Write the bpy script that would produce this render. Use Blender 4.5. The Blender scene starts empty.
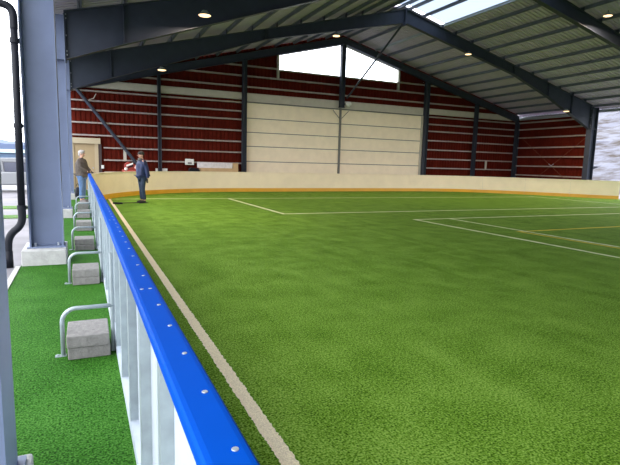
import bpy, bmesh, math, random
from mathutils import Vector, Matrix
random.seed(7)
SC = bpy.context.scene
COL = SC.collection
PI = math.pi

# ------------------------------------------------------------------ materials
def mat(name, col, rough=0.6, metal=0.0, var=0.0, scale=8.0, bump=0.0, bscale=40.0, spec=0.5, stretch=None, col2=None):
    m = bpy.data.materials.new(name); m.use_nodes = True
    nt = m.node_tree; b = nt.nodes['Principled BSDF']
    b.inputs['Base Color'].default_value = (*col, 1)
    b.inputs['Roughness'].default_value = rough
    b.inputs['Metallic'].default_value = metal
    b.inputs['Specular IOR Level'].default_value = spec
    tc = nt.nodes.new('ShaderNodeTexCoord')
    src = tc.outputs['Object']
    if stretch:
        mp = nt.nodes.new('ShaderNodeMapping'); mp.inputs['Scale'].default_value = stretch
        nt.links.new(src, mp.inputs['Vector']); src = mp.outputs['Vector']
    if var or col2:
        n = nt.nodes.new('ShaderNodeTexNoise'); n.inputs['Scale'].default_value = scale
        n.inputs['Detail'].default_value = 6
        nt.links.new(src, n.inputs['Vector'])
        r = nt.nodes.new('ShaderNodeValToRGB')
        r.color_ramp.elements[0].position = .3; r.color_ramp.elements[1].position = .7
        a = tuple(c * (1 - var) for c in col); c2 = col2 or tuple(min(1, c * (1 + var)) for c in col)
        r.color_ramp.elements[0].color = (*a, 1); r.color_ramp.elements[1].color = (*c2, 1)
        nt.links.new(n.outputs['Fac'], r.inputs['Fac']); nt.links.new(r.outputs['Color'], b.inputs['Base Color'])
    if bump:
        n = nt.nodes.new('ShaderNodeTexNoise'); n.inputs['Scale'].default_value = bscale; n.inputs['Detail'].default_value = 4
        nt.links.new(src, n.inputs['Vector'])
        bp = nt.nodes.new('ShaderNodeBump'); bp.inputs['Strength'].default_value = bump; bp.inputs['Distance'].default_value = .02
        nt.links.new(n.outputs['Fac'], bp.inputs['Height']); nt.links.new(bp.outputs['Normal'], b.inputs['Normal'])
    return m

def turf_mat(name, dark, mid, light, stripes=0.0, fine=150.0):
    m = bpy.data.materials.new(name); m.use_nodes = True
    nt = m.node_tree; b = nt.nodes['Principled BSDF']; N = nt.nodes.new; LK = nt.links.new
    b.inputs['Roughness'].default_value = .75; b.inputs['Specular IOR Level'].default_value = .03
    b.inputs['Sheen Weight'].default_value = .0; b.inputs['Sheen Roughness'].default_value = .5
    b.inputs['Sheen Tint'].default_value = (.75, 1, .6, 1)
    tc = N('ShaderNodeTexCoord')
    n1 = N('ShaderNodeTexNoise'); n1.inputs['Scale'].default_value = fine; n1.inputs['Detail'].default_value = 3
    n2 = N('ShaderNodeTexNoise'); n2.inputs['Scale'].default_value = 34; n2.inputs['Detail'].default_value = 5
    mp = N('ShaderNodeMapping'); mp.inputs['Scale'].default_value = (3.2, .16, 1)
    n3 = N('ShaderNodeTexNoise'); n3.inputs['Scale'].default_value = 1.5; n3.inputs['Detail'].default_value = 4
    n4 = N('ShaderNodeTexNoise'); n4.inputs['Scale'].default_value = 2.2; n4.inputs['Detail'].default_value = 5
    LK(tc.outputs['Object'], n1.inputs['Vector']); LK(tc.outputs['Object'], n2.inputs['Vector'])
    LK(tc.outputs['Object'], mp.inputs['Vector']); LK(mp.outputs['Vector'], n3.inputs['Vector'])
    LK(tc.outputs['Object'], n4.inputs['Vector'])
    def mul_add(a, k, c):
        x = N('ShaderNodeMath'); x.operation = 'MULTIPLY_ADD'; x.inputs[1].default_value = k
        LK(a, x.inputs[0])
        if isinstance(c, float): x.inputs[2].default_value = c
        else: LK(c, x.inputs[2])
        return x.outputs[0]
    s = mul_add(n1.outputs['Fac'], 1.6, -.445)
    s = mul_add(n2.outputs['Fac'], .5, s)
    s = mul_add(n3.outputs['Fac'], stripes, s)
    s = mul_add(n4.outputs['Fac'], .36, s)
    s = mul_add(s, 1.0, -(.255 + stripes / 2))
    r = N('ShaderNodeValToRGB'); e = r.color_ramp.elements
    e[0].position = .28; e[0].color = (*dark, 1); e[1].position = .78; e[1].color = (*light, 1)
    k = r.color_ramp.elements.new(.5); k.color = (*mid, 1)
    LK(s, r.inputs['Fac']); LK(r.outputs['Color'], b.inputs['Base Color'])
    bp = N('ShaderNodeBump'); bp.inputs['Strength'].default_value = .7; bp.inputs['Distance'].default_value = .012
    h = mul_add(n1.outputs['Fac'], .6, n2.outputs['Fac'])
    LK(h, bp.inputs['Height']); LK(bp.outputs['Normal'], b.inputs['Normal'])
    return m

def emit(name, col, s):
    m = bpy.data.materials.new(name); m.use_nodes = True
    b = m.node_tree.nodes['Principled BSDF']
    b.inputs['Base Color'].default_value = (*col, 1)
    b.inputs['Emission Color'].default_value = (*col, 1); b.inputs['Emission Strength'].default_value = s
    return m

def sheer(name, trans_col, transp, gloss=0.05):
    m = bpy.data.materials.new(name); m.use_nodes = True
    nt = m.node_tree; nt.nodes.clear(); N = nt.nodes.new
    o = N('ShaderNodeOutputMaterial'); a = N('ShaderNodeBsdfTranslucent'); a.inputs[0].default_value = (*trans_col, 1)
    t = N('ShaderNodeBsdfTransparent'); t.inputs[0].default_value = (.95, .97, 1, 1)
    g = N('ShaderNodeBsdfGlossy'); g.inputs['Roughness'].default_value = .15
    m1 = N('ShaderNodeMixShader'); m1.inputs[0].default_value = transp
    m2 = N('ShaderNodeMixShader'); m2.inputs[0].default_value = gloss
    L = nt.links.new
    L(a.outputs[0], m1.inputs[1]); L(t.outputs[0], m1.inputs[2]); L(m1.outputs[0], m2.inputs[1]); L(g.outputs[0], m2.inputs[2])
    L(m2.outputs[0], o.inputs[0])
    return m

M = dict(
    steel=mat('blue_grey_painted_steel', (.14, .172, .265), .45, 0, .08, 3, spec=.3),
    steel_shaded=mat('shaded_blue_grey_steel', (.038, .046, .068), .5, 0, .1, 3, spec=.25),  # darker copy of the blue-grey steel, roof shade put into the colour
    galv=mat('galvanised_steel', (.30, .345, .365), .45, .35, .12, 14),
    galv_pale=mat('pale_galvanised_sheet', (.42, .46, .52), .5, .2, .08, 9),
    deck=mat('galvanised_roof_deck', (.50, .435, .56), .6, 0, .06, 2.5, spec=.3),
    purlin=mat('dark_purlin', (.14, .155, .20), .5, 0, .12, 4, spec=.3),
    red=mat('dark_red_sheet', (.088, .010, .0055), .7, 0, .2, 1.6, spec=.04),
    girt=mat('pale_girt_steel', (.42, .36, .325), .5, .1, .1, 5),
    beam=mat('cream_header_beam', (.52, .49, .42), .55, 0, .06, 4),
    doorpanel=mat('cream_door_panel', (.90, .79, .61), .5, 0, .04, 3, spec=.2),
    seam=mat('grey_seam', (.16, .16, .15), .6),
    board=mat('cream_board', (.90, .77, .57), .45, 0, .04, 2, spec=.25),
    boardwhite=mat('white_board_panel', (.50, .54, .60), .4, 0, .04, 5),
    amber=mat('amber_kickplate', (.72, .37, .025), .4, 0, .06, 3),
    blue=mat('blue_plastic_cap', (.0, .058, .38), .55, 0, .03, 6, spec=.03),
    zinc=mat('zinc_screw', (.33, .36, .40), .45, .3),
    black=mat('black_plastic', (.008, .009, .014), .5, 0, .2, 6, spec=.2),
    concrete=mat('grey_concrete_block', (.185, .172, .163), .9, 0, .2, 22, .4, 60),
    concrete_pale=mat('pale_concrete', (.38, .37, .36), .85, 0, .12, 14, .3, 40),
    white=mat('white_plastic', (.75, .75, .73), .5, 0, .04, 5),
    whiteline=mat('white_turf_fibre', (.86, .72, .53), .85, 0, .22, 120, .5, 160),
    creamline=mat('cream_turf_fibre', (.74, .76, .50), .85, 0, .15, 90, .5, 160),
    yellowline=mat('yellow_turf_fibre', (.62, .50, .03), .85, 0, .15, 90, .5, 160),
    turf=turf_mat('pitch_turf', (.028, .075, .004), (.108, .222, .016), (.245, .39, .075), .16, 80),
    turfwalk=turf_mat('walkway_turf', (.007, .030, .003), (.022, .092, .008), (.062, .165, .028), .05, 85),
    turfpale=turf_mat('worn_turf', (.04, .09, .025), (.09, .17, .05), (.17, .26, .10), .05, 140),
    pave=mat('damp_pavement', (.10, .092, .105), .7, 0, .2, .6, .2, 8, col2=(.21, .195, .22)),
    hill=mat('snowy_slope', (.034, .020, .014), .95, 0, .3, .8, .3, 3.5, stretch=(.6, .6, 2.4), col2=(.105, .105, .135)),
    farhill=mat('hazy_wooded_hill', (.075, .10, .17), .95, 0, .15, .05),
    skin=mat('skin', (.55, .30, .22), .5, 0, .05, 20),
    hair=mat('grey_hair', (.34, .31, .30), .7, 0, .2, 60),
    brown=mat('brown_grey_jacket', (.078, .063, .055), .85, 0, .25, 14, .5, 25),
    jeans=mat('blue_denim', (.065, .125, .25), .85, 0, .2, 14, .5, 25),
    jeans_dark=mat('dark_denim', (.025, .042, .085), .85, 0, .25, 14, .5, 25),
    navy=mat('navy_jacket', (.005, .015, .070), .6, 0, .3, 12, .5, 22),
    knit=mat('dark_knit', (.03, .026, .024), .9, 0, .2, 40),
    shoe=mat('dark_shoe', (.02, .018, .018), .6),
    boot=mat('grey_boot', (.13, .11, .11), .7),
    wood=mat('pale_plywood', (.52, .36, .19), .7, 0, .12, 6, stretch=(1, 6, 6)),
    machinered=mat('red_machine_paint', (.30, .035, .025), .4),
    carwhite=mat('white_car_paint', (.20, .205, .22), .3, 0),
    carglass=mat('dark_car_glass', (.06, .065, .10), .1),
    bluewall=mat('blue_cladding', (.055, .10, .17), .5, 0, .1, .5),
    tealroof=mat('teal_roof', (.11, .19, .20), .6),
    lampglow=emit('warm_lamp_glow', (1, .66, .36), 2.3),
    lampoff=mat('unlit_lamp_lens', (.70, .62, .50), .4),
    sky_sheet=sheer('translucent_skylight_sheet', (.16, .19, .245), .02, .03),
    glass=sheer('window_glass', (.9, .93, .97), .92, .05),
)

# ------------------------------------------------------------------ mesh helpers
for n_ in M['hill'].node_tree.nodes:
    if n_.type == 'VALTORGB': n_.color_ramp.elements[0].position = .38; n_.color_ramp.elements[1].position = .56
    if n_.type == 'TEX_NOISE': n_.inputs['Detail'].default_value = 10; n_.inputs['Roughness'].default_value = .68
class MB:
    def __init__(s): s.v = []; s.f = []; s.m = []; s.smooth = False
    def quad(s, pts, mi=0):
        b = len(s.v); s.v += [tuple(p) for p in pts]; s.f.append(tuple(range(b, b + len(pts)))); s.m.append(mi)
    def box(s, x0, x1, y0, y1, z0, z1, mi=0):
        b = len(s.v)
        s.v += [(x0, y0, z0), (x1, y0, z0), (x1, y1, z0), (x0, y1, z0), (x0, y0, z1), (x1, y0, z1), (x1, y1, z1), (x0, y1, z1)]
        for q in ((3, 2, 1, 0), (4, 5, 6, 7), (0, 1, 5, 4), (1, 2, 6, 5), (2, 3, 7, 6), (3, 0, 4, 7)):
            s.f.append(tuple(b + i for i in q)); s.m.append(mi)
        return s
    def hexa(s, p, mi=0):                 # eight corners: bottom ring, top ring
        b = len(s.v); s.v += [tuple(q) for q in p]
        for q in ((3, 2, 1, 0), (4, 5, 6, 7), (0, 1, 5, 4), (1, 2, 6, 5), (2, 3, 7, 6), (3, 0, 4, 7)):
            s.f.append(tuple(b + i for i in q)); s.m.append(mi)
        return s
    def prism(s, poly, axis, a, b_, mi=0):  # extrude a 2-D polygon along an axis
        def P(u, w, t): return {'x': (t, u, w), 'y': (u, t, w), 'z': (u, w, t)}[axis]
        n = len(poly); b = len(s.v)
        s.v += [P(u, w, a) for u, w in poly] + [P(u, w, b_) for u, w in poly]
        s.f.append(tuple(b + i for i in range(n - 1, -1, -1))); s.m.append(mi)
        s.f.append(tuple(b + n + i for i in range(n))); s.m.append(mi)
        for i in range(n):
            j = (i + 1) % n; s.f.append((b + i, b + j, b + n + j, b + n + i)); s.m.append(mi)
        return s
    def tube(s, pts, r, n=10, cap=True, mi=0):
        pts = [Vector(p) for p in pts]; rs = r if isinstance(r, (list, tuple)) else [r] * len(pts)
        b = len(s.v); up = None
        for i, p in enumerate(pts):
            d = (pts[min(i + 1, len(pts) - 1)] - pts[max(i - 1, 0)]).normalized()
            if up is None: up = Vector((0, 0, 1)) if abs(d.z) < .9 else Vector((0, 1, 0))
            a = d.cross(up).normalized(); c = a.cross(d).normalized(); up = c
            for k in range(n):
                t = 2 * PI * k / n; s.v.append(tuple(p + (a * math.cos(t) + c * math.sin(t)) * rs[i]))
        for i in range(len(pts) - 1):
            for k in range(n):
                k2 = (k + 1) % n
                s.f.append((b + i * n + k, b + i * n + k2, b + (i + 1) * n + k2, b + (i + 1) * n + k)); s.m.append(mi)
        if cap:
            s.f.append(tuple(b + k for k in range(n - 1, -1, -1))); s.m.append(mi)
            e = b + (len(pts) - 1) * n; s.f.append(tuple(e + k for k in range(n))); s.m.append(mi)
        return s
    def cyl(s, c, r0, r1, z0, z1, n=20, mi=0):
        return s.tube([(c[0], c[1], z0), (c[0], c[1], z1)], [r0, r1], n, True, mi)
    def ell(s, c, r, n=14, mi=0):
        b = len(s.v); k = n // 2
        for i in range(k + 1):
            ph = PI * i / k
            for j in range(n):
                t = 2 * PI * j / n
                s.v.append((c[0] + r[0] * math.sin(ph) * math.cos(t), c[1] + r[1] * math.sin(ph) * math.sin(t), c[2] + r[2] * math.cos(ph)))
        for i in range(k):
            for j in range(n):
                j2 = (j + 1) % n; s.f.append((b + i * n + j, b + (i + 1) * n + j, b + (i + 1) * n + j2, b + i * n + j2)); s.m.append(mi)
        return s
    def build(s, name, mats, parent=None, bevel=0, smooth=False, origin=None):
        if not isinstance(mats, (list, tuple)): mats = [mats]
        me = bpy.data.meshes.new(name)
        o0 = Vector(origin) if origin else (parent_loc(parent) if parent else Vector((0, 0, 0)))
        me.from_pydata([tuple(Vector(p) - o0) for p in s.v], [], s.f)
        for m in mats: me.materials.append(m)
        for p, i in zip(me.polygons, s.m): p.material_index = i
        bm = bmesh.new(); bm.from_mesh(me)
        bmesh.ops.remove_doubles(bm, verts=bm.verts, dist=1e-6)
        bmesh.ops.recalc_face_normals(bm, faces=bm.faces)
        bm.to_mesh(me); bm.free()
        if smooth:
            for p in me.polygons: p.use_smooth = True
        o = bpy.data.objects.new(name, me); COL.objects.link(o)
        if parent: o.parent = parent
        elif origin: o.location = origin
        if bevel:
            bv = o.modifiers.new('bevel', 'BEVEL'); bv.width = bevel; bv.segments = 2; bv.limit_method = 'ANGLE'
        return o

def parent_loc(o):
    v = Vector((0, 0, 0))
    while o: v = v + o.location; o = o.parent
    return v

def tag(o, label=None, cat=None, group=None, kind=None):
    if label: o['label'] = label
    if cat: o['category'] = cat
    if group: o['group'] = group
    if kind: o['kind'] = kind
    return o
def thing(name, label, cat, loc=(0, 0, 0), group=None):
    o = bpy.data.objects.new(name, None); COL.objects.link(o); o.location = loc; o.empty_display_size = .1
    return tag(o, label, cat, group)
def struct(o): o['kind'] = 'structure'; return o
def copy_tree(o, parent=None):
    c = o.copy(); COL.objects.link(c)
    if parent: c.parent = parent
    for ch in [k for k in list(COL.objects) if k.parent == o]: copy_tree(ch, c)
    return c

# ------------------------------------------------------------------ camera
F = 498.58; YAW, PIT, ROL = .430, .1375, .0263
cam = bpy.data.cameras.new('camera'); co = bpy.data.objects.new('camera', cam); COL.objects.link(co)
cam.sensor_fit = 'HORIZONTAL'; cam.sensor_width = 36; cam.lens = F / 620 * 36; cam.clip_end = 2000; cam.clip_start = .05
d = Vector((math.sin(YAW) * math.cos(PIT), math.cos(YAW) * math.cos(PIT), -math.sin(PIT)))
r = Vector((math.cos(YAW), -math.sin(YAW), 0)); u = r.cross(d)
r2 = r * math.cos(ROL) + u * math.sin(ROL); u2 = -r * math.sin(ROL) + u * math.cos(ROL)
co.matrix_world = Matrix(((r2.x, u2.x, -d.x, 0), (r2.y, u2.y, -d.y, 0), (r2.z, u2.z, -d.z, 1.5), (0, 0, 0, 1)))
SC.camera = co

# ------------------------------------------------------------------ world and light
w = bpy.data.worlds.new('overcast'); SC.world = w; w.use_nodes = True
nt = w.node_tree; bg = nt.nodes['Background']
tc = nt.nodes.new('ShaderNodeTexCoord'); sx = nt.nodes.new('ShaderNodeSeparateXYZ'); rp = nt.nodes.new('ShaderNodeValToRGB')
nt.links.new(tc.outputs['Generated'], sx.inputs[0]); nt.links.new(sx.outputs['Z'], rp.inputs['Fac']); nt.links.new(rp.outputs['Color'], bg.inputs['Color'])
rp.color_ramp.elements[0].color = (.90, .94, 1, 1); rp.color_ramp.elements[1].color = (.90, .95, 1, 1)
bg.inputs['Strength'].default_value = 6.0
vs = SC.view_settings; vs.view_transform = 'Standard'; vs.look = 'None'; vs.gamma = 1; vs.exposure = 0; vs.use_curve_mapping = False
SC.cycles.max_bounces = 8; SC.cycles.diffuse_bounces = 5; SC.cycles.transparent_max_bounces = 8

# ------------------------------------------------------------------ setting: ground, turf, lines
RIDGE_X, PITCH = 13.7, .256
def zroof(x): return 8.78 - PITCH * abs(x - RIDGE_X)     # underside of the roof deck
YW = 26.1                                              # inner plane of the end wall
FRAMES = [2.1, 8.1, 14.1, 20.1]

g = MB(); g.box(-120, 140, -60, 330, -.6, -.03)
struct(g.build('ground', M['pave']))

# pitch outline: left straight, curved corners, far side
def arc(cx, cy, r_, a0, a1, n):
    return [(cx + r_ * math.cos(a0 + (a1 - a0) * i / n), cy + r_ * math.sin(a0 + (a1 - a0) * i / n)) for i in range(n + 1)]
def bez(p0, p1, p2, p3, n):
    o = []
    for i in range(1, n + 1):
        t = i / n; k = 1 - t
        o.append(tuple(k**3 * a + 3 * k * k * t * b + 3 * k * t * t * c + t**3 * e for a, b, c, e in zip(p0, p1, p2, p3)))
    return o
PATH = [(.255, 17.2)] + arc(7.6, 17.05, 7.345, PI, PI / 2, 26)[1:]
PATH += [(9.5, 24.5), (12, 24.7), (15, 24.85), (18.4, 24.9)]
PATH += bez((18.4, 24.9), (22.6, 25.0), (24.0, 22.0), (26.65, 17.8), 22)
fl = MB()
outl = [(.27, -20)] + [p for p in PATH] + [(27.1, 16.9), (27.2, 15), (27.2, -20)]
fl.quad([(x, y, 0) for x, y in outl], 0)
def line(x0, y0, x1, y1, wd, mi, z=.004, rag=.012, step=.12):
    a = Vector((x0, y0)); b = Vector((x1, y1)); dd = (b - a); L = dd.length; dd.normalize(); nn = Vector((-dd.y, dd.x))
    n = max(1, int(L / step)); pl = None
    for i in range(n + 1):
        p = a + dd * (L * i / n)
        e0 = p + nn * (wd / 2 + random.uniform(-rag, rag)); e1 = p - nn * (wd / 2 + random.uniform(-rag, rag))
        if pl: fl.quad([(pl[0].x, pl[0].y, z), (pl[1].x, pl[1].y, z), (e1.x, e1.y, z), (e0.x, e0.y, z)], mi)
        pl = (e0, e1)
line(.905, -6, .905, 19.9, .088, 1, step=.018, rag=.0055)
line(.95, 19.87, 22.6, 19.87, .09, 2, z=.003)
line(5.40, 13.62, 5.40, 19.82, .09, 2, z=.005)
line(5.36, 13.68, 26.5, 13.9, .09, 2, z=.004)
line(8.50, 11.55, 25, 11.8, .09, 2, z=.004)
line(8.55, 11.5, 8.55, -4, .09, 2, z=.005)
line(9.78, 11.5, 9.68, -4, .08, 2, z=.006)
line(9.50, 8.75, 24, 9.15, .10, 3, z=.0045)
line(9.56, 8.75, 9.80, -4, .09, 3, z=.0035)
line(22.65, 20.3, 22.4, -4, .09, 2, z=.006)
fo = fl.build('floor', [M['turf'], M['whiteline'], M['creamline'], M['yellowline']]); struct(fo)

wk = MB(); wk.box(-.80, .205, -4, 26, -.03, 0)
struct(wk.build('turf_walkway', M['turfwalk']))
kb = MB(); kb.box(-.86, -.80, 2.9, 7.7, -.03, .012)
struct(kb.build('trim_1', M['concrete_pale']))
for k, (y0, y1, x0, x1, lab) in enumerate([(16.6, 17.5, -5.5, -.95, 'far green turf strip lying across the pavement outside the columns'),
                                      (14.1, 14.75, -5, -1.0, 'near green turf strip lying across the pavement beside the downpipe')]):
    b = MB(); b.box(x0, x1, y0, y1, -.03, -.008)
    tag(b.build('turf_strip', M['turfpale']), lab, 'turf strip')

# hills
hb = MB(); nx, ny = 30, 40
def hz(x, y): 
    t = max(0, (x - 33) / 75)
    return -.3 + 21 * min(1, t) ** .95 + .9 * math.sin(x * .31 + y * .17) * t + .7 * math.sin(y * .41 - x * .13) * t + random.uniform(-.35, .35) * min(1, 3 * t)
vv = [[(33 + 87 * i / nx, -20 + 150 * j / ny) for j in range(ny + 1)] for i in range(nx + 1)]
hh = [[(x, y, hz(x, y)) for x, y in row] for row in vv]
for i in range(nx):
    for j in range(ny): hb.quad([hh[i][j], hh[i + 1][j], hh[i + 1][j + 1], hh[i][j + 1]])
struct(hb.build('hillside', M['hill'], smooth=True))
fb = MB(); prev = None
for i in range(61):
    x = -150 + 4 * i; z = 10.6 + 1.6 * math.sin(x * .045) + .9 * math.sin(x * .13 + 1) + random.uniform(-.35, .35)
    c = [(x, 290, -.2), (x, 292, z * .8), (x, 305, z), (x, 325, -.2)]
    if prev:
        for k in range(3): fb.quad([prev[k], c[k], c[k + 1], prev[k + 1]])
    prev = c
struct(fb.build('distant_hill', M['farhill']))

# ------------------------------------------------------------------ roof: deck (real corrugation), purlins, skylight
Y0, Y1 = -20.0, 26.25
def deck_strip(b, xa, xb, y0, y1, per=.22, h=.045):
    n = int((y1 - y0) / per); prof = []
    for i in range(n):
        y = y0 + i * per
        prof += [(y, 0), (y + per * .42, 0), (y + per * .5, h), (y + per * .92, h)]
    prof.append((y0 + n * per, 0)); prof.append((y1, 0))
    for (ya, ha), (yb, hb_) in zip(prof[:-1], prof[1:]):
        b.quad([(xa, ya, zroof(xa) + ha), (xb, ya, zroof(xb) + ha), (xb, yb, zroof(xb) + hb_), (xa, yb, zroof(xa) + hb_)])
SKX0, SKX1, SKY = 12.85, 16.05, 20.1
dk = MB()
deck_strip(dk, -.75, SKX0, Y0, Y1); deck_strip(dk, SKX1, 28.1, Y0, Y1)
deck_strip(dk, SKX0, RIDGE_X, SKY + .1, Y1); deck_strip(dk, RIDGE_X, SKX1, SKY + .1, Y1)
ceil = struct(dk.build('ceiling', M['deck']))
sk = MB()
for xa, xb in ((SKX0, RIDGE_X), (RIDGE_X, SKX1)):
    y = Y0
    while y < SKY - .1:
        y2 = min(SKY + .1, y + 1.0)
        sk.quad([(xa, y, zroof(xa) + .03), (xb, y, zroof(xb) + .03), (xb, y2, zroof(xb) + .03), (xa, y2, zroof(xa) + .03)]); y = y2
so = sk.build('skylight_sheet', M['sky_sheet'], ceil); so['label'] = 'pale translucent skylight sheet along the ridge'
PD = [.28, 1.08, 2.2] + [3.01 + 1.06 * k for k in range(11)]
for sgn in (-1, 1):
    for dd_ in PD:
        x = RIDGE_X + sgn * dd_
        if x < -.6 or x > 27.9: continue
        zt = zroof(x) - .004; b = MB(); edge = sgn == 1 and dd_ == 2.2; hp = .11 if edge else .115
        # Z-section purlin
        b.box(x - .006, x + .006, Y0, YW + .05, zt - hp, zt)
        b.box(x - .06, x + .006, Y0, YW + .05, zt - .012 + (.0), zt)
        b.box(x - .006, x + .06, Y0, YW + .05, zt - hp, zt - hp + .012)
        b.box(x + .052, x + .06, Y0, YW + .05, zt - hp, zt - hp + .03)
        b.build('purlin', M['galv_pale'] if edge else M['purlin'], ceil)
fa = MB()
for sgn in (-1, 1):
    pass
fa.box(SKX1 - .05, SKX1 + .05, Y0, SKY + .1, zroof(SKX1) + .0, zroof(SKX1) + .09)
fa.box(SKX0 - .05, SKX0 + .05, Y0, SKY + .1, zroof(SKX0) + .0, zroof(SKX0) + .09)
fa.build('skylight_flashing', M['galv_pale'], ceil)
gu = MB(); gu.box(27.95, 28.15, Y0, YW, 4.93, 5.08); gu.box(-.9, -.74, Y0, YW, 4.93, 5.08)
gu.build('eaves_gutter', M['galv'], ceil)

# ------------------------------------------------------------------ steel frames
def i_column(name, label, x0, x1, yc, z0, z1, fw=.30, mat_=None, cap=None):
    t = thing(name, label, 'steel column', ((x0 + x1) / 2, yc, z0))
    b = MB(); tf = .02
    b.box(x0, x0 + tf, yc - fw / 2, yc + fw / 2, z0 + .02, z1)
    b.box(x1 - tf, x1, yc - fw / 2, yc + fw / 2, z0 + .02, z1)
    b.box(x0 + tf, x1 - tf, yc - .007, yc + .007, z0 + .02, z1)
    if cap: # stiffener plate level with haunch
        b.box(x0 + tf, x1 - tf, yc - fw / 2, yc + fw / 2, cap - .01, cap + .01)
    b.build('shaft', mat_ or M['steel'], t)
    p = MB(); p.box(x0 - .03, x1 + .03, yc - fw / 2 - .03, yc + fw / 2 + .03, z0, z0 + .02)
    p.build('base_plate', mat_ or M['steel'], t)
    for sx_ in (x0 + .07, x1 - .07):
        bo = MB(); bo.cyl((sx_, yc - fw / 2 + .06), .014, .014, z0 + .02, z0 + .065, 8)
        bo.build('anchor_bolt', M['zinc'], t)
    return t
CL = ['nearest blue-grey steel column cut by the left edge of the photo',
      'tall wide blue-grey steel column beside the black downpipe',
      'blue-grey steel column right behind the widest left column',
      'farthest left blue-grey steel column beside the person in brown jacket']
FL = ['pale concrete footing at the bottom left corner', 'pale concrete footing of the column beside the downpipe',
      'pale concrete footing behind the widest left column', 'small pale concrete footing beside the black bag']
for yc, la, lf in zip(FRAMES, CL, FL):
    i_column('steel_column', la, -.71 if yc < 3 else -.70, -.285 if yc < 3 else -.27, yc + .02, .21, zroof(-.5) - .22, .30 if yc < 3 else .36, cap=3.86)
    y0 = yc - .38 if yc > 3 else yc - .35
    b = MB(); b.box(-.79, -.235, y0, y0 + (.8 if yc > 3 else .6), -.03, .21)
    tag(b.build('concrete_footing', M['concrete_pale'], bevel=.012, origin=(-.5, yc, -.03)), lf, 'footing')
# right side
i_column('steel_column', 'dark steel column at the right before the snowy hillside', 26.78, 27.28, 20.1, .0, zroof(27.1) - .22, .32, M['steel_shaded'], cap=3.9)

def rafter(yc, label, segsL, segsR, fw=.22, plates=True, lab2=None):
    t = thing('roof_rafter', label, 'roof beam', (RIDGE_X, yc, 8.0))
    tf = .02
    for side, st in (('l', segsL), ('r', segsR)):
        b = MB()
        for (xa, ba, ta), (xb, bb, tb) in zip(st[:-1], st[1:]):
            b.hexa([(xa, yc - .007, ba), (xb, yc - .007, bb), (xb, yc + .007, bb), (xa, yc + .007, ba),
                    (xa, yc - .007, ta), (xb, yc - .007, tb), (xb, yc + .007, tb), (xa, yc + .007, ta)])
            for z0a, z0b, s in ((ba, bb, 1), (ta, tb, -1)):
                b.hexa([(xa, yc - fw / 2, z0a), (xb, yc - fw / 2, z0b), (xb, yc + fw / 2, z0b), (xa, yc + fw / 2, z0a),
                        (xa, yc - fw / 2, z0a + s * tf), (xb, yc - fw / 2, z0b + s * tf), (xb, yc + fw / 2, z0b + s * tf), (xa, yc + fw / 2, z0a + s * tf)])
        a = b.build('rafter_arm', M['steel_shaded'], t)
        if plates:
            x, bz, tz = st[0] if side == 'l' else st[-1]
            s = 1 if side == 'l' else -1
            e = MB(); e.box(x, x + .03 * s, yc - fw / 2 - .01, yc + fw / 2 + .01, bz - .05, tz); ep = e.build('end_plate', M['steel_shaded'], a)
            for q in (.1, .18, .5, .85, .93):
                for sy in (-1,):
                    bl = MB(); zz = bz + (tz - bz) * q
                    bl.box(x + .03 * s, x + .055 * s, yc + sy * .09 - .012, yc + sy * .09 + .012, zz - .015, zz + .015); bl.build('bolt', M['zinc'], ep)
            for xi, bi, ti in st[1:-1]:
                e = MB(); e.box(xi - .012, xi + .012, yc - fw / 2 + .005, yc + fw / 2 - .005, bi + .02, ti - .02); e.build('stiffener', M['steel_shaded'], a)
    if plates:
        e = MB(); e.box(RIDGE_X - .03, RIDGE_X + .03, yc - fw / 2 - .02, yc + fw / 2 + .02, segsR[0][1] - .08, segsR[0][2] + .02)
        e.build('ridge_plate', M['steel_shaded'], t)
    # purlin cleats
    if plates:
        for sgn in (-1, 1):
            for dd_ in PD[2:]:
                x = RIDGE_X + sgn * dd_
                if x < 0 or x > 27: continue
                c = MB(); zt = zroof(x); c.box(x - .02, x - .008, yc - .08, yc + .08, zt - .215, zt - .03); c.build('purlin_cleat', M['steel_shaded'], t)
    return t
def top(x): return zroof(x) - .2
LS = [(-.27, 3.86, top(-.27)), (1.1, 4.38, top(1.1)), (7.0, 6.44, top(7.0)), (RIDGE_X, 7.98, top(RIDGE_X))]
RS = [(RIDGE_X, 7.98, top(RIDGE_X)), (20.6, 6.35, top(20.6)), (23.2, 5.42, top(23.2)), (25.1, 4.60, top(25.1)), (26.78, 3.86, top(26.78))]
rafter(14.1, 'nearer deep roof beam crossing from top left to the top right corner', LS, RS)
rafter(20.1, 'deep roof beam peaking at the skylight and meeting the right column', LS, RS)
rafter(8.1, 'roof beam above the wide left column, out over the camera', LS, RS)
GL = [(-.5, top(-.5) - .42, top(-.5)), (RIDGE_X, top(RIDGE_X) - .36, top(RIDGE_X))]
GR = [(RIDGE_X, top(RIDGE_X) - .36, top(RIDGE_X)), (27.5, top(27.5) - .42, top(27.5))]
rafter(25.98, 'slim roof beam along the top of the red end wall', GL, GR, .2, False)

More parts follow.
